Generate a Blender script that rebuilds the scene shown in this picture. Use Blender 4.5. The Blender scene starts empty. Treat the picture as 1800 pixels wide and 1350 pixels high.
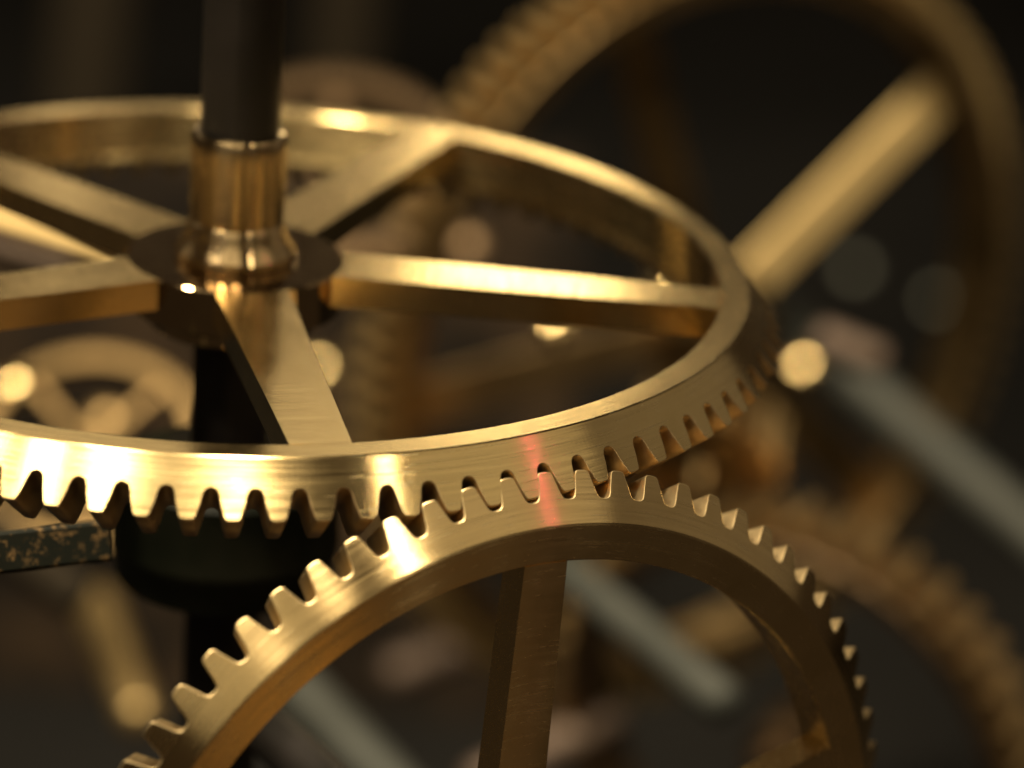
import bpy, math, random
from mathutils import Vector, Matrix
import numpy as np
random.seed(4)
S = 0.1                     # one model unit (pitch radius of the crown wheel) = 10 cm
sc = bpy.context.scene
col = sc.collection
R = math.radians

# ---------------------------------------------------------------- camera
CAM = Vector((-2.78485579, -5.22309803, 2.99441022))
FW = Vector((0.50840596, 0.77907271, -0.36683661)).normalized()
RT = Vector((0.84918551, -0.52426399, 0.06349206)).normalized()
UP = RT.cross(FW).normalized()
FPX = 3.3323 * 1800
cd = bpy.data.cameras.new('camera')
cam = bpy.data.objects.new('camera', cd); col.objects.link(cam)
m = Matrix((RT, UP, -FW)).transposed().to_4x4(); m.translation = CAM * S
cam.matrix_world = m
cd.sensor_width = 36; cd.lens = 3.3323 * 36
cd.clip_start = 0.01; cd.clip_end = 60
cd.dof.use_dof = True; cd.dof.focus_distance = 5.62 * S; cd.dof.aperture_fstop = 7.3
cd.dof.aperture_blades = 0
sc.camera = cam

def at(px, py, z):
    """the world point seen at photo pixel (px, py), z units in front of the lens"""
    return CAM + (FW + RT * ((px - 900) / FPX) - UP * ((py - 675) / FPX)) * z

# ---------------------------------------------------------------- world, lamps, exposure
w = bpy.data.worlds.new('World'); sc.world = w; w.use_nodes = True
bg = w.node_tree.nodes['Background']
bg.inputs['Color'].default_value = (1.0, 0.70, 0.44, 1); bg.inputs['Strength'].default_value = 0.035
sc.view_settings.view_transform = 'Standard'; sc.view_settings.look = 'None'
sc.view_settings.exposure = 0; sc.view_settings.gamma = 1
sc.cycles.use_denoising = True
sc.cycles.max_bounces = 8; sc.cycles.glossy_bounces = 6
sc.cycles.sample_clamp_indirect = 8.0

def lamp(name, direction, target, dist, size, power, color, size_y=None):
    """area lamp placed in a direction from a target point (model units)"""
    d = Vector(direction).normalized(); p = Vector(target) + d * dist
    l = bpy.data.lights.new(name, 'AREA'); l.energy = power * S * S; l.color = color
    l.shape = 'RECTANGLE' if size_y else 'DISK'; l.size = size * S
    if size_y: l.size_y = size_y * S
    o = bpy.data.objects.new(name, l); col.objects.link(o)
    o.location = p * S
    o.rotation_euler = (-d).to_track_quat('-Z', 'Y').to_euler()
    return o
CON = (0, -1, 0.82)
LD1 = (0.02, 0.118, 0.99)
WARM = (1.0, 0.84, 0.58)
lamp('ceiling_lamp', LD1, CON, 9, 0.8, 1650, WARM)
lamp('ceiling_lamp', (-0.28, 0.10, 0.95), CON, 9, 0.8, 1250, WARM)
lamp('ceiling_lamp', (-0.52, 0.20, 0.83), CON, 9, 0.7, 330, WARM)
lamp('ceiling_lamp', (0.108, -0.684, 0.721), CON, 9, 0.45, 75, WARM)
def azel(az, el): return (math.sin(R(az)) * math.cos(R(el)), -math.cos(R(az)) * math.cos(R(el)), math.sin(R(el)))
lamp('case_lamp_panel', azel(146.2, 19.3), (0.3, -0.2, 0.88), 14, 1.05, 30, (1.0, 0.80, 0.46), 0.55)
lamp('ceiling_lamp', (-0.56, 0.0, 0.83), CON, 9, 0.8, 350, WARM)
lamp('soft_fill', (-0.50, -0.58, 0.64), CON, 9, 5.5, 72, (1.0, 0.85, 0.56))  # unseen soft fills, added to brighten the cones and tooth flanks
lamp('soft_fill', (0.45, -0.55, 0.68), CON, 9, 6.5, 64, (1.0, 0.83, 0.54))
lamp('soft_fill', (0.90, -0.12, 0.36), CON, 9, 8.0, 26, (1.0, 0.82, 0.56))
lamp('soft_fill', (-0.38, 0.75, 0.50), CON, 10, 6.5, 48, (1.0, 0.82, 0.55))
lamp('case_lamp_panel', azel(142.5, 21.8), (0.7, -0.5, 0.88), 14, 2.2, 1.6, (1.0, 0.82, 0.52), 0.7)
lamp('case_lamp_panel', azel(153.0, 23.5), (0, -0.6, 0.88), 14, 3.6, 11, (1.0, 0.82, 0.52), 0.7)
lamp('case_lamp_panel', azel(150.0, 16.9), (0.4, 0.7, 0.88), 14, 3.8, 6.5, (1.0, 0.80, 0.48), 0.5)
lamp('case_lamp_strip', azel(154.2, 17.3), (-0.15, 0.9, 0.88), 14, 0.28, 1.6, (1.0, 0.80, 0.48), 1.0)
lamp('amber_bounce_fill', (0.15, -0.90, -0.40), CON, 9, 7.0, 5.0, (1.0, 0.52, 0.18), 2.0)  # added low panel, out of view, standing in for warm bench bounce
_d = at(490, 1225, 1) - CAM
_p = CAM + _d * ((-1.045 - CAM.y) / _d.y)
lamp('amber_fill', (_d.x, -_d.y, _d.z), _p, 6, 0.75, 1.3, (1.0, 0.50, 0.10))  # unseen amber light, added for the orange glow on the small wheel's face
lamp('red_lamp', (0.569, -0.47, 0.67), CON, 8, 0.05, 5, (1.0, 0.06, 0.22))

# ---------------------------------------------------------------- materials
def new_mat(name):
    mt = bpy.data.materials.new(name); mt.use_nodes = True
    nt = mt.node_tree; return mt, nt, nt.nodes['Principled BSDF']
def N(nt, typ, **kw):
    n = nt.nodes.new(typ)
    for k, v in kw.items(): setattr(n, k, v)
    return n
def ramp(nt, src, stops):
    r = N(nt, 'ShaderNodeValToRGB'); e = r.color_ramp.elements
    while len(e) < len(stops): e.new(0.5)
    for el, (p, c) in zip(e, stops): el.position = p; el.color = (*c, 1)
    nt.links.new(src, r.inputs[0]); return r.outputs[0]
def rng(nt, src, a, b, lo, hi):
    r = N(nt, 'ShaderNodeMapRange'); nt.links.new(src, r.inputs[0])
    for i, v in enumerate((a, b, lo, hi)): r.inputs[i + 1].default_value = v
    return r.outputs[0]
def metal(name, c1, c2, rough=0.28, var=0.1, scale=6, bump=0.0, metallic=1.0):
    """plain metal with cloudy tarnish"""
    mt, nt, b = new_mat(name)
    tc = N(nt, 'ShaderNodeTexCoord'); no = N(nt, 'ShaderNodeTexNoise'); no.inputs['Scale'].default_value = scale / S
    no.inputs['Detail'].default_value = 6
    nt.links.new(tc.outputs['Object'], no.inputs['Vector'])
    nt.links.new(ramp(nt, no.outputs['Fac'], [(0.35, c1), (0.65, c2)]), b.inputs['Base Color'])
    b.inputs['Metallic'].default_value = metallic
    nt.links.new(rng(nt, no.outputs['Fac'], 0.3, 0.7, rough, rough + var), b.inputs['Roughness'])
    if bump:
        n2 = N(nt, 'ShaderNodeTexNoise'); n2.inputs['Scale'].default_value = 60 / S
        nt.links.new(tc.outputs['Object'], n2.inputs['Vector'])
        bp = N(nt, 'ShaderNodeBump'); bp.inputs['Strength'].default_value = bump; bp.inputs['Distance'].default_value = 0.003 * S
        nt.links.new(n2.outputs['Fac'], bp.inputs['Height']); nt.links.new(bp.outputs[0], b.inputs['Normal'])
    return mt

def turned_brass(name, centre, axis, frame, c1, c2, rough=0.20, aniso=1.0, bump=0.09, wear=1.0):
    """brass turned on a lathe: fine grooves run round the wheel's axis"""
    mt, nt, b = new_mat(name)
    L = nt.links
    geo = N(nt, 'ShaderNodeNewGeometry')
    sub = N(nt, 'ShaderNodeVectorMath', operation='SUBTRACT'); sub.inputs[1].default_value = Vector(centre) * S
    L.new(geo.outputs['Position'], sub.inputs[0])
    cr = N(nt, 'ShaderNodeVectorMath', operation='CROSS_PRODUCT'); cr.inputs[0].default_value = axis
    L.new(sub.outputs[0], cr.inputs[1])
    nz = N(nt, 'ShaderNodeVectorMath', operation='NORMALIZE'); L.new(cr.outputs[0], nz.inputs[0])
    L.new(nz.outputs[0], b.inputs['Tangent'])
    b.inputs['Anisotropic'].default_value = aniso; b.inputs['Anisotropic Rotation'].default_value = 0.25; b.inputs['Metallic'].default_value = 1
    # cylindrical coordinates
    def dot(v):
        d = N(nt, 'ShaderNodeVectorMath', operation='DOT_PRODUCT'); d.inputs[1].default_value = v
        L.new(sub.outputs[0], d.inputs[0]); return d.outputs['Value']
    e1, e2 = frame
    x, y, z = dot(e1), dot(e2), dot(axis)
    def mth(op, a, bb=None):
        n = N(nt, 'ShaderNodeMath', operation=op); L.new(a, n.inputs[0])
        if bb is not None:
            if isinstance(bb, (int, float)): n.inputs[1].default_value = bb
            else: L.new(bb, n.inputs[1])
        return n.outputs[0]
    r = mth('SQRT', mth('ADD', mth('MULTIPLY', x, x), mth('MULTIPLY', y, y)))
    an = mth('ARCTAN2', x, y)
    def comb(sr, sa, sz):
        c = N(nt, 'ShaderNodeCombineXYZ')
        L.new(mth('MULTIPLY', r, sr / S), c.inputs[0]); L.new(mth('MULTIPLY', an, sa), c.inputs[1]); L.new(mth('MULTIPLY', z, sz / S), c.inputs[2])
        return c.outputs[0]
    def noise(vec, scale=1.0, detail=4, rgh=0.6):
        n = N(nt, 'ShaderNodeTexNoise'); n.inputs['Scale'].default_value = scale; n.inputs['Detail'].default_value = detail
        n.inputs['Roughness'].default_value = rgh; L.new(vec, n.inputs['Vector']); return n.outputs['Fac']
    groove = noise(comb(260, 4, 260), detail=2)
    scratch = noise(comb(330, 13, 330), detail=2)
    cloud = noise(comb(9, 9, 9), detail=5)
    speck = noise(comb(150, 150, 150), detail=1)
    # colour: gold with rosy tarnish clouds and a few pale scratches and specks
    base = ramp(nt, cloud, [(0.3, c1), (0.7, c2)])
    mx = N(nt, 'ShaderNodeMixRGB', blend_type='MIX'); L.new(base, mx.inputs[1]); mx.inputs[2].default_value = (0.92, 0.80, 0.55, 1)
    L.new(rng(nt, scratch, 0.64, 0.80, 0, 0.45), mx.inputs[0])
    mx2 = N(nt, 'ShaderNodeMixRGB', blend_type='MULTIPLY'); L.new(mx.outputs[0], mx2.inputs[1]); mx2.inputs[2].default_value = (0.6, 0.55, 0.5, 1)
    L.new(rng(nt, speck, 0.74, 0.84, 0, 0.4), mx2.inputs[0])
    L.new(mx2.outputs[0], b.inputs['Base Color'])
    rsum = mth('ADD', rng(nt, cloud, 0.3, 0.7, rough, rough + 0.04), rng(nt, scratch, 0.62, 0.8, 0, 0.12 * wear))
    rsum = mth('ADD', rsum, rng(nt, groove, 0.3, 0.7, -0.04 * wear, 0.06 * wear))
    L.new(rsum, b.inputs['Roughness'])
    bp = N(nt, 'ShaderNodeBump'); bp.inputs['Strength'].default_value = bump; bp.inputs['Distance'].default_value = 0.0018 * S
    hh = mth('ADD', groove, mth('MULTIPLY', rng(nt, scratch, 0.62, 0.8, 0, 1), 0.5)); L.new(hh, bp.inputs['Height'])
    L.new(bp.outputs[0], b.inputs['Normal'])
    return mt

BR1, BR2 = (0.66, 0.485, 0.215), (0.76, 0.57, 0.27)
M = {}
M['a'] = turned_brass('turned brass of the large wheel', (0, 0, 0), (0, 0, 1), ((1, 0, 0), (0, -1, 0)), BR1, BR2)
M['b'] = turned_brass('turned brass of the small wheel', (0, 0, 0), (0, -1, 0), ((1, 0, 0), (0, 0, 1)), (0.64, 0.462, 0.21), (0.74, 0.545, 0.265))
M['aspoke'] = turned_brass('polished brass of the large spokes', (0, 0, 0), (0, 0, 1), ((1, 0, 0), (0, -1, 0)), BR1, BR2, rough=0.135, aniso=0.0, bump=0.03, wear=0.8)
M['collar'] = turned_brass('turned bronze', (0, 0, 0), (0, 0, 1), ((1, 0, 0), (0, -1, 0)), (0.40, 0.29, 0.155), (0.46, 0.34, 0.18), rough=0.13, aniso=1.0)
M['brass'] = metal('dull brass', (0.46, 0.32, 0.15), (0.60, 0.42, 0.20), 0.34)
M['hub'] = metal('polished bronze', (0.40, 0.28, 0.145), (0.50, 0.36, 0.19), 0.06, 0.03)
M['bright'] = metal('lightened brass', (0.80, 0.58, 0.25), (0.86, 0.63, 0.28), 0.5, metallic=0.35)  # base lightened so the far gold spoke's reflected shine sits in its colour
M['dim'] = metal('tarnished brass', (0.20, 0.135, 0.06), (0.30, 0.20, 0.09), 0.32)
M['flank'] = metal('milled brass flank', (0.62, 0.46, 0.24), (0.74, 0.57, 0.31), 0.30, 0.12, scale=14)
M['shadowed'] = metal('grimy brass between the teeth', (0.20, 0.13, 0.065), (0.40, 0.29, 0.15), 0.38, 0.14, scale=14)  # darker flank colour stands in for shade in the tooth gaps
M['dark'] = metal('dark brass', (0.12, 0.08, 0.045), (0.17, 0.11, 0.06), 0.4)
M['edge'] = metal('worn brass teeth', (0.50, 0.36, 0.16), (0.60, 0.43, 0.20), 0.42)
M['copper'] = metal('copper', (0.10, 0.07, 0.055), (0.13, 0.095, 0.07), 0.55, metallic=0.5)
M['steel'] = metal('grey steel', (0.040, 0.043, 0.037), (0.054, 0.056, 0.048), 0.6, metallic=0.35)
M['blued'] = metal('blackened steel', (0.008, 0.007, 0.006), (0.012, 0.010, 0.009), 0.35, 0.1, metallic=0.0)
M['enamel'] = metal('dark green enamel', (0.004, 0.005, 0.003), (0.008, 0.008, 0.005), 0.4, 0.1, metallic=0.0)
M['knob'] = metal('polished brass screw', (0.46, 0.34, 0.15), (0.50, 0.37, 0.17), 0.17, 0.03)
M['knobsteel'] = metal('polished steel screw', (0.075, 0.078, 0.065), (0.095, 0.095, 0.08), 0.4, 0.03)
M['wall'] = metal('dark workshop wall', (0.009, 0.0086, 0.008), (0.018, 0.0168, 0.0155), 0.9, 0.05, scale=0.25, metallic=0.0)
M['drape'] = metal('brown cloth', (0.02, 0.016, 0.011), (0.03, 0.023, 0.015), 0.9, 0.05, scale=0.5, metallic=0.0)
for mm in ('blued', 'wall', 'drape', 'steel', 'copper', 'enamel'): M[mm].node_tree.nodes['Principled BSDF'].inputs['Specular IOR Level'].default_value = {'blued': 0.2, 'steel': 0.4, 'copper': 0.4}.get(mm, 0.06)
# arm: black paint worn through to brass
mt, nt, b = new_mat('black paint worn to brass'); M['worn'] = mt
tc = N(nt, 'ShaderNodeTexCoord'); n1 = N(nt, 'ShaderNodeTexNoise'); n1.inputs['Scale'].default_value = 60 / S; n1.inputs['Detail'].default_value = 5
n1.inputs['Roughness'].default_value = 0.7
nt.links.new(tc.outputs['Object'], n1.inputs['Vector'])
msk = rng(nt, n1.outputs['Fac'], 0.54, 0.66, 0, 0.7)
sx = N(nt, 'ShaderNodeSeparateXYZ'); nt.links.new(tc.outputs['Object'], sx.inputs[0])
mz = N(nt, 'ShaderNodeMath', operation='MULTIPLY'); nt.links.new(msk, mz.inputs[0])
nt.links.new(rng(nt, sx.outputs[2], -0.02 * S, 0.0, 1, 1), mz.inputs[1])
nt.links.new(mz.outputs[0], b.inputs['Metallic'])
cm = N(nt, 'ShaderNodeMixRGB'); cm.inputs[1].default_value = (0.006, 0.007, 0.005, 1); cm.inputs[2].default_value = (0.24, 0.15, 0.065, 1)
nt.links.new(mz.outputs[0], cm.inputs[0]); nt.links.new(cm.outputs[0], b.inputs['Base Color'])
b.inputs['Roughness'].default_value = 0.5; b.inputs['Specular IOR Level'].default_value = 0.12

# ---------------------------------------------------------------- object helpers
def tag(o, label=None, cat=None, group=None, kind=None):
    for k, v in (('label', label), ('category', cat), ('group', group), ('kind', kind)):
        if v: o[k] = v
    return o
def empty(name, loc=(0, 0, 0), rot=None):
    o = bpy.data.objects.new(name, None); o.empty_display_size = 0.01; col.objects.link(o)
    o.location = loc
    if rot is not None:
        o.rotation_mode = 'QUATERNION'; o.rotation_quaternion = rot
    return o
def mesh(name, verts, faces, mat, smooth=None, sharp=None):
    me = bpy.data.meshes.new(name); me.from_pydata([tuple(v) for v in verts], [], faces); me.validate()
    me.materials.append(mat)
    if smooth is not None:
        me.polygons.foreach_set('use_smooth', [True] * len(me.polygons))
        me.set_sharp_from_angle(angle=R(smooth))
    return me
def link(name, me, parent=None, loc=(0, 0, 0)):
    o = bpy.data.objects.new(name, me); col.objects.link(o); o.location = loc
    if parent: o.parent = parent
    return o
def lathe(prof, n=96, closed=False, a0=0.0):
    """prof: (r, z) list, revolved about local Z"""
    v, f = [], []
    for i in range(n):
        a = a0 + 2 * math.pi * i / n; ca, sa = math.cos(a), math.sin(a)
        for r, z in prof: v.append((r * ca, r * sa, z))
    k = len(prof)
    for i in range(n):
        j = (i + 1) % n
        for q in range(k if closed else k - 1):
            q2 = (q + 1) % k
            f.append((i * k + q, j * k + q, j * k + q2, i * k + q2))
    if not closed:
        if prof[0][0] > 1e-6: f.append([i * k for i in range(n)][::-1])
        if prof[-1][0] > 1e-6: f.append([i * k + k - 1 for i in range(n)])
    return v, f
def frame_quat(zaxis, xhint=Vector((1, 0, 0))):
    z = Vector(zaxis).normalized(); x = (Vector(xhint) - z * Vector(xhint).dot(z)).normalized(); y = z.cross(x)
    return Matrix((x, y, z)).transposed().to_quaternion()
def chamfered_bar(poly, z0, z1, c):
    """prism over a polygon (CCW) with small chamfers along top and bottom edge; poly points may be flagged open (butted)"""
    n = len(poly); P = [Vector(p[:2]) for p in poly]; butt = [len(p) > 2 and p[2] for p in poly]
    ins = []
    for i in range(n):
        a, q, d = P[i - 1], P[i], P[(i + 1) % n]
        e1 = (q - a).normalized(); e2 = (d - q).normalized()
        n1 = Vector((-e1.y, e1.x)); n2 = Vector((-e2.y, e2.x))
        if butt[i] and butt[i - 1]: ins.append(q.copy() if butt[(i + 1) % n] else q + n2 * c)
        elif butt[i]: ins.append(q + n1 * c)
        else:
            m_ = (n1 + n2); m_ = m_ / max(m_.dot(n1), 0.3); ins.append(q + m_ * c)
    rings = [([*p], z1) for p in ins], [([*p], z1 - c) for p in P], [([*p], z0 + c) for p in P], [([*p], z0) for p in ins]
    v = [(p[0], p[1], z) for ring in rings for p, z in ring]
    f = [list(range(n)), [3 * n + i for i in range(n)][::-1]]
    for k in range(3):
        for i in range(n):
            j = (i + 1) % n
            f.append((k * n + j, k * n + i, (k + 1) * n + i, (k + 1) * n + j))
    return v, f

# ---------------------------------------------------------------- the two bevel wheels
RHO = 72 / 88
Lc = math.hypot(1, RHO)
def bevel_wheel(root, Rp, H, teeth, phase, mat, dd, crease, rin, kin, prof, spokes, web, sw_in, sw_out, hub_r, spoke_mat=None, flank=None):
    """Rp pitch radius, H height of the pitch circle over the cone apex; local origin = apex, +Z = back of the wheel"""
    nr, nz = H / Lc, -Rp / Lc
    def sp(s, k, a):                      # point on the back cone (k=1) at slant s and angle a
        r = k * (Rp + s * nr); z = k * (H + s * nz)
        return (r * math.sin(a), -r * math.cos(a), z)
    pitch = 2 * math.pi / teeth
    sb = -dd - 0.010
    # --- tooth: half profile from gap centre (u=.5) to tip centre (u=0), in pitches; mirrored
    half = prof; full = [(-u, s) for u, s in half] + [(u, s) for u, s in reversed(half[:-1])]
    lin = Rp * pitch
    pts = [Vector((u * lin, s)) for u, s in full]; n = len(pts)
    nor = []
    for i in range(n):
        a = pts[max(i - 1, 0)]; d = pts[min(i + 1, n - 1)]; e = (d - a).normalized(); nor.append(Vector((-e.y, e.x)))
    nor[0] = Vector((0, 1)); nor[-1] = Vector((0, 1))
    ln = math.hypot(Rp, H)
    c = 0.0015; ck = c / ln
    rings = [(c, 1.0), (0.3 * c, 1 - 0.3 * ck), (0.0, 1 - ck), (0.0, (1 + kin) / 2), (0.0, kin + ck), (0.3 * c, kin + 0.3 * ck), (c, kin)]
    V, F = [], []
    for inset, k in rings:
        for p, q in zip(pts, nor):
            g = p - q * inset; V.append(sp(g.y, k, g.x / Rp))
    nb = len(V)
    for k in (1.0, kin):
        for p in pts: V.append(sp(sb, k, p.x / Rp))
    for ri in range(len(rings) - 1):
        for i in range(n - 1):
            F.append((ri * n + i, ri * n + i + 1, (ri + 1) * n + i + 1, (ri + 1) * n + i))
    for i in range(n - 1):
        F.append((nb + i, nb + i + 1, i + 1, i))
        q = (len(rings) - 1) * n; F.append((nb + n + i + 1, nb + n + i, q + i, q + i + 1))
    tooth = mesh('tooth', V, F, mat, smooth=40)
    nband = (len(rings) - 1) * (n - 1)          # the two end faces stay flat shaded, the flanks and edges smooth
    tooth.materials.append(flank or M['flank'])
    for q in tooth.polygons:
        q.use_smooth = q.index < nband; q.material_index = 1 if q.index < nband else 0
    for i in range(teeth):
        o = link('tooth', tooth, root); o.rotation_euler = (0, 0, phase + i * pitch)
    # --- rim
    def rz(s, k): return (k * (Rp + s * nr), k * (H + s * nz))
    zc = rz(-crease, 1)[1]; e = 0.0022
    p_out = rz(sb, 1); p_cr = rz(-crease, 1); p_cr2 = rz(-crease + e, 1); p_in = rz(sb, kin)
    loop = [p_out, p_cr2, (p_cr[0] - e, zc), (rin + e, zc), (rin, zc - e), (rin, zc - web + 0.02), (rin, p_in[1] + 0.012), p_in]
    v, f = lathe([q for q in loop], n=teeth * 8, closed=True, a0=phase - math.pi / 2 + pitch / 2)
    rm = mesh('rim', v, f, mat)
    if spoke_mat:
        rm.materials.append(spoke_mat)
        for q in rm.polygons:
            if abs(q.normal.z) > 0.99: q.material_index = 1
    link('rim', rm, root)
    # --- spokes
    for th in spokes:
        a = th
        def cut(r, wid, sgn, rad): return math.asin(wid / 2 / rad) * sgn
        pts2 = []
        r0, r1 = hub_r, rin + 0.0003
        for q in (-1, -0.5, 0, 0.5, 1):
            b_ = math.asin(sw_in / 2 / r0) * q; pts2.append((r0 * math.cos(b_), r0 * math.sin(b_)))
        inner = pts2[::-1]; outer = []
        for q in (-1, -0.6, -0.2, 0.2, 0.6, 1):
            b_ = math.asin(sw_out / 2 / r1) * q; outer.append((r1 * math.cos(b_), r1 * math.sin(b_), True))
        poly = outer + [(x, y, True) for x, y in inner]
        v, f = chamfered_bar(poly, zc - web, zc, 0.004)
        me = mesh('spoke', v, f, spoke_mat or mat, smooth=25)
        o = link('spoke', me, root); o.rotation_euler = (0, 0, a - math.pi / 2)
    return zc

PA = [(.5, -.0346), (.45, -.0342), (.40, -.0325), (.355, -.0292), (.326, -.0245), (.304, -.018), (.285, -.010), (.255, -.002), (.225, .005), (.205, .0105), (.185, .0145), (.158, .0174), (.115, .0189), (0, .0193)]
PB = [(.5, -.0256), (.44, -.0254), (.385, -.0242), (.343, -.0215), (.314, -.017), (.286, -.010), (.258, -.001), (.233, .006), (.212, .012), (.197, .0168), (.168, .0205), (.125, .0222), (.06, .0228), (0, .0229)]

# large wheel: axis up, apex at the world origin
A = empty('bevel_wheel', (0, 0, 0))
tag(A, 'large horizontal brass wheel on the black shaft, teeth pointing down, brightly lit at left', 'gear wheel')
phA = 0.056 + math.pi / 88
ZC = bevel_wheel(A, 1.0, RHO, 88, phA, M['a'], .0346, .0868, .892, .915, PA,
                 [R(-18.6 + 72 * i) for i in range(5)], 0.058, 0.135, 0.102, 0.200, M['aspoke'], M['shadowed'])
v, f = lathe([(0.086, ZC - 0.130), (0.150, ZC - 0.130), (0.156, ZC - 0.124), (0.156, ZC - 0.095), (0.196, ZC - 0.090), (0.200, ZC - 0.086),
              (0.200, ZC - 0.003), (0.197, ZC), (0.100, ZC + 0.0), (0.086, ZC)], closed=True)
link('hub', mesh('hub', v, f, M['hub'], smooth=30), A)
v, f = lathe([(0.073, ZC - 0.02), (0.107, ZC + 0.0005), (0.110, ZC + 0.003), (0.110, ZC + 0.018), (0.104, ZC + 0.028), (0.097, ZC + 0.040), (0.091, ZC + 0.055), (0.0875, ZC + 0.070),
              (0.0845, ZC + 0.074), (0.0845, ZC + 0.078), (0.087, ZC + 0.082), (0.0885, ZC + 0.205), (0.088, ZC + 0.212), (0.0875, ZC + 0.232), (0.083, ZC + 0.240), (0.073, ZC + 0.241)], closed=True)
link('collar', mesh('collar', v, f, M['collar'], smooth=30), A)

# small wheel: axis towards the viewer
B = empty('bevel_wheel', (0, 0, 0)); B.rotation_euler = (math.pi / 2, 0, 0)
tag(B, 'smaller upright brass wheel at the bottom, its teeth meshing under the large wheel', 'gear wheel')
phB = math.pi - 0.109 + math.pi / 72
ZCB = bevel_wheel(B, RHO, 1.0, 72, phB, M['b'], .0256, .0705, .700, .915, PB,
                  [math.pi - R(2.6 + 72 * i) for i in range(5)], 0.062, 0.10, 0.082, 0.17)
v, f = lathe([(0.05, ZCB - 0.16), (0.165, ZCB - 0.16), (0.17, ZCB - 0.155), (0.17, ZCB - 0.004), (0.166, ZCB), (0.075, ZCB + 0.05), (0.05, ZCB + 0.05)], closed=True)
link('hub', mesh('hub', v, f, M['hub'], smooth=30), B)

# shafts
def shaft(name, label, prof, loc, zaxis, mat, n=48, cat='shaft', group=None, cut=None):
    v, f = lathe(prof, n=n)
    o = link(name, mesh(name, v, f, mat, smooth=35), None, loc)
    o.rotation_mode = 'QUATERNION'; o.rotation_quaternion = frame_quat(zaxis)
    tag(o, label, cat, group); return o
def upright():
    # round shaft with one flat, standing through the hub
    n = 64; v, f = [], []
    zs = [-0.55, ZC + 0.245, 2.6]
    for z in zs:
        for i in range(n):
            a = 2 * math.pi * i / n; r = 0.0722
            x, y = r * math.cos(a), r * math.sin(a)
            ph = math.atan2(-5.223, -2.785) - 0.62; d = x * math.cos(ph) + y * math.sin(ph)
            if d > 0.064: x -= (d - 0.064) * math.cos(ph); y -= (d - 0.064) * math.sin(ph)
            v.append((x, y, z))
    for k in range(len(zs) - 1):
        for i in range(n):
            j = (i + 1) % n; f.append((k * n + i, k * n + j, (k + 1) * n + j, (k + 1) * n + i))
    f.append(list(range(n))[::-1]); f.append([(len(zs) - 1) * n + i for i in range(n)])
    o = link('upright_shaft', mesh('upright_shaft', v, f, M['blued'], smooth=12))
    tag(o, 'black vertical steel shaft standing in the hub of the large wheel', 'shaft')
upright()
o = shaft('wheel_shaft', 'dark shaft through the hub of the smaller upright wheel, below the frame', [(0, -0.9), (0.05, -0.9), (0.05, 0.08), (0.044, 0.086), (0, 0.086)], (0, -ZCB, 0), (0, -1, 0), M['blued'])

# dark bearing housing under the large wheel, on the same axis
Hs = empty('bearing_housing', (0, 0, 0))
tag(Hs, 'dark green enamelled round bearing housing beneath the large wheel', 'bearing housing')
v, f = lathe([(0, 0.47), (0.20, 0.47), (0.215, 0.46), (0.215, 0.34), (0.217, 0.335), (0.217, 0.315), (0.212, 0.305), (0.205, 0.25), (0, 0.25)], n=96)
link('body', mesh('body', v, f, M['enamel'], smooth=30), Hs)
v, f = lathe([(0.074, 0.4705), (0.115, 0.4705), (0.12, 0.475), (0.12, 0.50), (0.11, 0.507), (0.074, 0.507)], closed=True)
link('bearing_ring', mesh('bearing_ring', v, f, M['blued'], smooth=30), Hs)

# ---------------------------------------------------------------- things placed by where they stand
def bar(name, label, p0, p1, rad, mat, cat='rod', group=None, ends='round', n=32, kids=None):
    d = (p1 - p0); L = d.length
    if ends == 'round':
        prof = [(0, 0)] + [(rad * math.sin(a), rad * (1 - math.cos(a)) * 0.7) for a in (0.35, 0.7, 1.05, 1.35, math.pi / 2)]
        prof += [(rad, L - 0.7 * rad)] + [(rad * math.cos(a), L - 0.7 * rad * (1 - math.sin(a))) for a in (0.25, 0.6, 0.95, 1.25)] + [(0, L)]
    else:
        prof = [(0, 0), (rad * .94, 0), (rad, rad * .06), (rad, L - rad * .06), (rad * .94, L), (0, L)]
    return shaft(name, label, prof, p0, d, mat, n=n, cat=cat, group=group)
def flat_bar(name, label, p0, p1, wid, thk, facing, mat, cat='bar', group=None):
    """bar of rectangular section; its broad face turned to 'facing'"""
    d = (p1 - p0).normalized(); L = (p1 - p0).length
    z = (Vector(facing) - d * Vector(facing).dot(d)).normalized()
    v, f = chamfered_bar([(0, -wid / 2), (L, -wid / 2), (L, wid / 2), (0, wid / 2)], -thk / 2, thk / 2, thk * 0.12)
    o = link(name, mesh(name, v, f, mat, smooth=25), None, p0)
    o.rotation_mode = 'QUATERNION'; o.rotation_quaternion = Matrix((d, z.cross(d), z)).transposed().to_quaternion()
    tag(o, label, cat, group); return o

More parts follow.
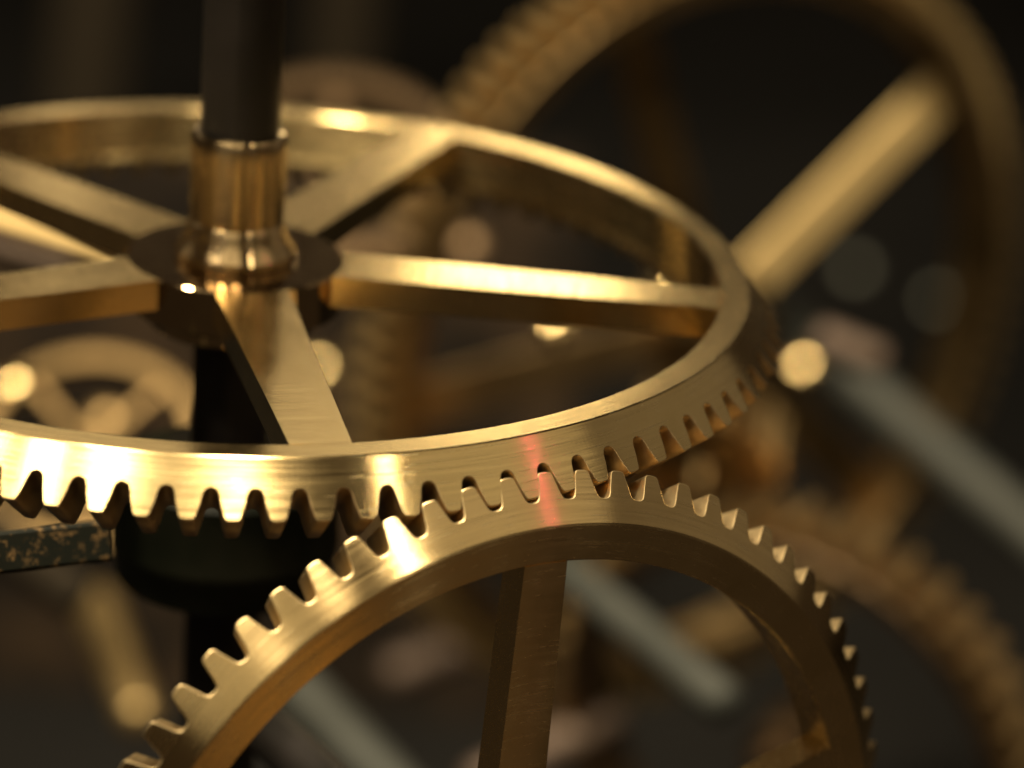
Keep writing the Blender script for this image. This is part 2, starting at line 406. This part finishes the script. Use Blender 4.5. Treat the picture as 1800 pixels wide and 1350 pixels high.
def spur_wheel(label, centre, normal, rad, band, thick, teeth, tooth_h, mat, spokes_px, spoke_w, z, hub_r=0.12, spoke_mats=None, tooth_mat=None, name='gear_wheel'):
    """toothed wheel; spokes_px: photo pixels the spokes aim at"""
    q = frame_quat(normal, RT); root = empty(name, centre, q); tag(root, label, 'gear wheel')
    qi = q.inverted(); h = thick / 2; e = thick * 0.06
    v, f = lathe([(rad - band, -h), (rad - e, -h), (rad, -h + e), (rad, h - e), (rad - e, h), (rad - band + e, h), (rad - band, h - e)], n=160, closed=True)
    link('rim', mesh('rim', v, f, mat, smooth=30), root)
    wid = 2 * math.pi * rad / teeth
    a, b_, c_ = wid * 0.34, wid * 0.24, wid * 0.14
    r0, r1, r2 = rad - 0.002, rad + tooth_h * 0.6, rad + tooth_h
    sec = [(-a, r0), (-b_, r1), (-c_, r2), (c_, r2), (b_, r1), (a, r0)]
    V = [(x, y, -h * 0.97) for x, y in sec] + [(x, y, h * 0.97) for x, y in sec]; n = 6
    F = [list(range(n))[::-1], [n + i for i in range(n)]] + [(i, i + 1, n + i + 1, n + i) for i in range(n - 1)]
    tm = mesh('tooth', V, F, tooth_mat or mat)
    tm.polygons.foreach_set('use_smooth', [False] * len(tm.polygons))
    for i in range(teeth):
        o = link('tooth', tm, root); o.rotation_euler = (0, 0, 2 * math.pi * i / teeth)
    for si, (px, py) in enumerate(spokes_px):
        # direction in the wheel's plane towards that pixel
        d = at(px, py, 1) - CAM; nn = Vector(normal).normalized()
        t = (Vector(centre) - CAM).dot(nn) / d.dot(nn); P = qi @ (CAM + d * t - Vector(centre))
        ang = math.atan2(P.y, P.x); r1 = rad - band + 0.001
        v, f = chamfered_bar([(hub_r * 0.9, -spoke_w / 2), (r1, -spoke_w / 2), (r1, spoke_w / 2), (hub_r * 0.9, spoke_w / 2)], -h * 0.02, h * 0.2, 0.004)
        o = link('spoke', mesh('spoke', v, f, (spoke_mats or [mat] * 9)[si], smooth=25), root); o.rotation_euler = (0, 0, ang)
    v, f = lathe([(0.03, -h * 1.1), (hub_r, -h * 1.1), (hub_r, h * 1.2), (hub_r * 0.6, h * 1.25), (hub_r * 0.55, h * 2.2), (0.03, h * 2.2)], n=64, closed=True)
    link('hub', mesh('hub', v, f, mat, smooth=30), root)
    return root
def tilt(ix, iy, ang):
    """unit normal facing the camera, leaning by ang towards image direction (ix, iy down)"""
    d = (RT * ix - UP * iy).normalized()
    return (-FW * math.cos(ang) + d * math.sin(ang)).normalized()

# big wheel far behind, upper right
DC = 10.4
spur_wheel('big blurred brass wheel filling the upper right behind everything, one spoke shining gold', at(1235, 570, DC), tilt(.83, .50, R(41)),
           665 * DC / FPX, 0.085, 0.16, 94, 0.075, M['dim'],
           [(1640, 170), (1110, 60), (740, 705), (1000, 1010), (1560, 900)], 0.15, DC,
           spoke_mats=[M['bright'], M['dim'], M['brass'], M['dim'], M['dim']], hub_r=0.2, tooth_mat=M['edge'])  # lighter brass on two spokes puts reflected light into their colour
# small dim wheel behind the shaft
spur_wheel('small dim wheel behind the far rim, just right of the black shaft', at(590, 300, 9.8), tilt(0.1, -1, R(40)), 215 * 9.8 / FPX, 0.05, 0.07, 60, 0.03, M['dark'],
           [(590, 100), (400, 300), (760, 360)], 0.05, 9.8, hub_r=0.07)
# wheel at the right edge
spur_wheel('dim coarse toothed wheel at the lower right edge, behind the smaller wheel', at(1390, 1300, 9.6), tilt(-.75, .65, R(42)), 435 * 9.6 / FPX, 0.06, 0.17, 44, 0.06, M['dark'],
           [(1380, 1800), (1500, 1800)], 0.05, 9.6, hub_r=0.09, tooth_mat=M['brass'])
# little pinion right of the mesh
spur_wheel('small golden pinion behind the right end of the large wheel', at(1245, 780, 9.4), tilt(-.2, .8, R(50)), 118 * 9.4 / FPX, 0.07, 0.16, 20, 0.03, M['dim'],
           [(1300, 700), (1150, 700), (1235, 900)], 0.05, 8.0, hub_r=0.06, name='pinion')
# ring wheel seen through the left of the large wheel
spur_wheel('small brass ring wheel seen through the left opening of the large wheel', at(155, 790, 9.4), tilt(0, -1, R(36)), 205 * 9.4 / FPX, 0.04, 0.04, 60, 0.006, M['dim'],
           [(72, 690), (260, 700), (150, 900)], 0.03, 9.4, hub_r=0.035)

# rods
def rod(label, a, b_, za, zb, wpx, mat, ends='round', name='rod', group=None, cat='rod'):
    z = (za + zb) / 2
    return bar(name, label, at(*a, za), at(*b_, zb), wpx / 2 * z / FPX, mat, cat=cat, ends=ends, group=group)
rod('long grey green steel rod running off the right edge', (1360, 545), (1900, 1010), 11.2, 10.6, 80, M['steel'])
rod('grey rod with rounded end seen through the smaller wheel right of its spoke', (905, 930), (1285, 1245), 9.2, 8.4, 72, M['steel'])
rod('pale grey rod at the bottom edge left of the upright spoke', (500, 1190), (760, 1460), 9.4, 9.0, 95, M['steel'])
rod('short copper coloured rod near the bottom edge right of the upright spoke', (820, 1385), (1095, 1252), 9.8, 10.0, 68, M['copper'])
rod('dim brown rod left of the upright spoke, inside the smaller wheel', (675, 1190), (900, 1105), 11.2, 11.4, 62, M['copper'])
rod('yellow brass rod lit at its lower end, near the left bottom corner', (165, 1050), (250, 1275), 10.6, 10.0, 76, M['edge'])
rod('dull brown rod crossing behind the left bottom corner', (-60, 900), (150, 1060), 9.0, 9.0, 80, M['drape'])
rod('short rosy rod beside the gold screw head at the right', (1430, 590), (1560, 640), 9.6, 9.6, 60, M['copper'])
flat_bar('bar', 'pale brass bar seen through the left opening above the spoke', at(-60, 372, 7.6), at(215, 452, 7.9), 0.06, 0.03, -FW + UP, M['bright'])
flat_bar('bar', 'dull brass bar lying lower at the left edge under a spoke', at(-60, 420, 7.9), at(120, 470, 8.1), 0.05, 0.03, -FW + UP, M['copper'])

# worn arm at the left edge
arm = flat_bar('support_arm', 'black painted arm at the left edge, worn through to brass in flecks', at(-120, 985, 5.75), at(185, 950, 5.95), 0.072, 0.05, -FW, M['worn'], cat='support arm')

# knobs whose highlights blur into discs
LAMP1 = Vector(CON) + Vector(LD1).normalized() * 9
def knob(label, px, py, z, rpx, mat, dome=65, group=None):
    """round headed screw whose polished, gently domed head catches the lamp"""
    p = at(px, py, z); k = z / FPX; r = rpx * k; D = dome * k
    nrm = ((CAM - p).normalized() + (LAMP1 - p).normalized()).normalized()
    root = empty('screw', p, frame_quat(nrm)); tag(root, label, 'screw', group)
    am = math.asin(min(r / D, 0.95))
    prof = [(0, -r * .5), (r * .94, -r * .5), (r, -r * .44), (r, -r * .06)]
    prof += [(D * math.sin(a) * .98, D * math.cos(a) - D * math.cos(am)) for a in [am * (1 - i / 10) for i in range(11)]]
    v, f = lathe(prof, n=48); link('head', mesh('head', v, f, mat, smooth=30), root)
    v, f = lathe([(0, -r * 4), (r * .4, -r * 4), (r * .45, -r * 3.9), (r * .45, -r * .5), (0, -r * .5)], n=24); link('shank', mesh('shank', v, f, M['blued'], smooth=40), root)
knob('round gold screw head right of the large wheel, brightest of the discs of light', 1415, 637, 10.4, 20, M['knob'])
knob('gold screw head peeping out right of the front spoke', 560, 642, 11.4, 20, M['knob'])
knob('gold screw head half hidden under the right spoke', 978, 560, 8.8, 26, M['knob'])
knob('gold screw head above the outer end of the right spoke', 1195, 492, 8.8, 46, M['knob'])
knob('bright gold screw head at the left edge on the ring wheel', 30, 672, 9.0, 26, M['knob'])
knob('grey screw head at the right, behind the gold spoke', 1505, 470, 17, 17, M['knobsteel'])
knob('fainter grey screw head further right than the other grey one', 1650, 525, 18, 14, M['knobsteel'])
knob('dull greenish screw head below the ring wheel at the left', 190, 735, 10.5, 30, M['dim'])
knob('dull brown screw head behind the far side of the large wheel', 825, 425, 10.5, 26, M['dark'])

# stained back plate of the frame
mt, nt, b = new_mat('stained bronze plate'); M['plate'] = mt
tc = N(nt, 'ShaderNodeTexCoord'); n1 = N(nt, 'ShaderNodeTexNoise'); n1.inputs['Scale'].default_value = 2.2 / S; n1.inputs['Detail'].default_value = 3
nt.links.new(tc.outputs['Object'], n1.inputs['Vector'])
nt.links.new(ramp(nt, n1.outputs['Fac'], [(0.38, (0.003, 0.0025, 0.002)), (0.5, (0.014, 0.0095, 0.006)), (0.62, (0.034, 0.021, 0.011))]), b.inputs['Base Color'])
b.inputs['Roughness'].default_value = 0.7; b.inputs['Specular IOR Level'].default_value = 0.08
pa, pb, pc, pd = at(-260, 1500, 13.5), at(1020, 1500, 13.5), at(1020, 262, 13.5), at(-260, 262, 13.5)
q = [pa, pb, pc, pd]; v = [p for p in q] + [p + FW * 0.12 for p in q]
o = link('back_plate', mesh('back_plate', v, [(0, 1, 2, 3), (7, 6, 5, 4), (0, 4, 5, 1), (1, 5, 6, 2), (2, 6, 7, 3), (3, 7, 4, 0)], M['plate']))
tag(o, 'brown stained metal plate far behind the wheels, out of focus', 'plate')
# dim posts and wall behind everything
for i, (x, wpx, z, lab, mt_) in enumerate([(165, 150, 17, 'dim brown post at the upper left', 'drape'), (610, 130, 18, 'dim brown post behind the small dim wheel', 'drape')]):
    p = at(x, 1500, z); bar('post', lab, at(x - 120, 1500, z), at(x + 30, -400, z) , wpx / 2 * z / FPX, M[mt_], cat='post', ends='flat')
cw = at(900, 675, 24)
v = []; f = []
nx = 24
right = Vector((RT.x, RT.y, 0)).normalized(); back = Vector((-right.y, right.x, 0))
for i in range(nx + 1):
    u = (i / nx - 0.5) * 40
    for zz in (-14, 0.5): v.append(cw + right * u - back * (abs(u) ** 2 * 0.008) + Vector((0, 0, zz)))
f = [(2 * i, 2 * i + 2, 2 * i + 3, 2 * i + 1) for i in range(nx)]
o = link('wall', mesh('wall', v, f, M['wall'], smooth=60)); o['kind'] = 'structure'
fl = at(900, 1350, 12); 
v = [Vector((0, 0, -3.2)) + right * a + back * b_ for a, b_ in ((-20, 3), (20, 3), (20, 27), (-20, 27))]
o = link('bench_top', mesh('bench_top', v, [(0, 1, 2, 3)], M['wall'])); o['kind'] = 'structure'

# ---------------------------------------------------------------- bring the model to real size
bpy.context.view_layer.update()
for me in bpy.data.meshes: me.transform(Matrix.Scale(S, 4))
for o in sc.objects:
    if o.type in ('MESH', 'EMPTY'): o.location = o.location * S
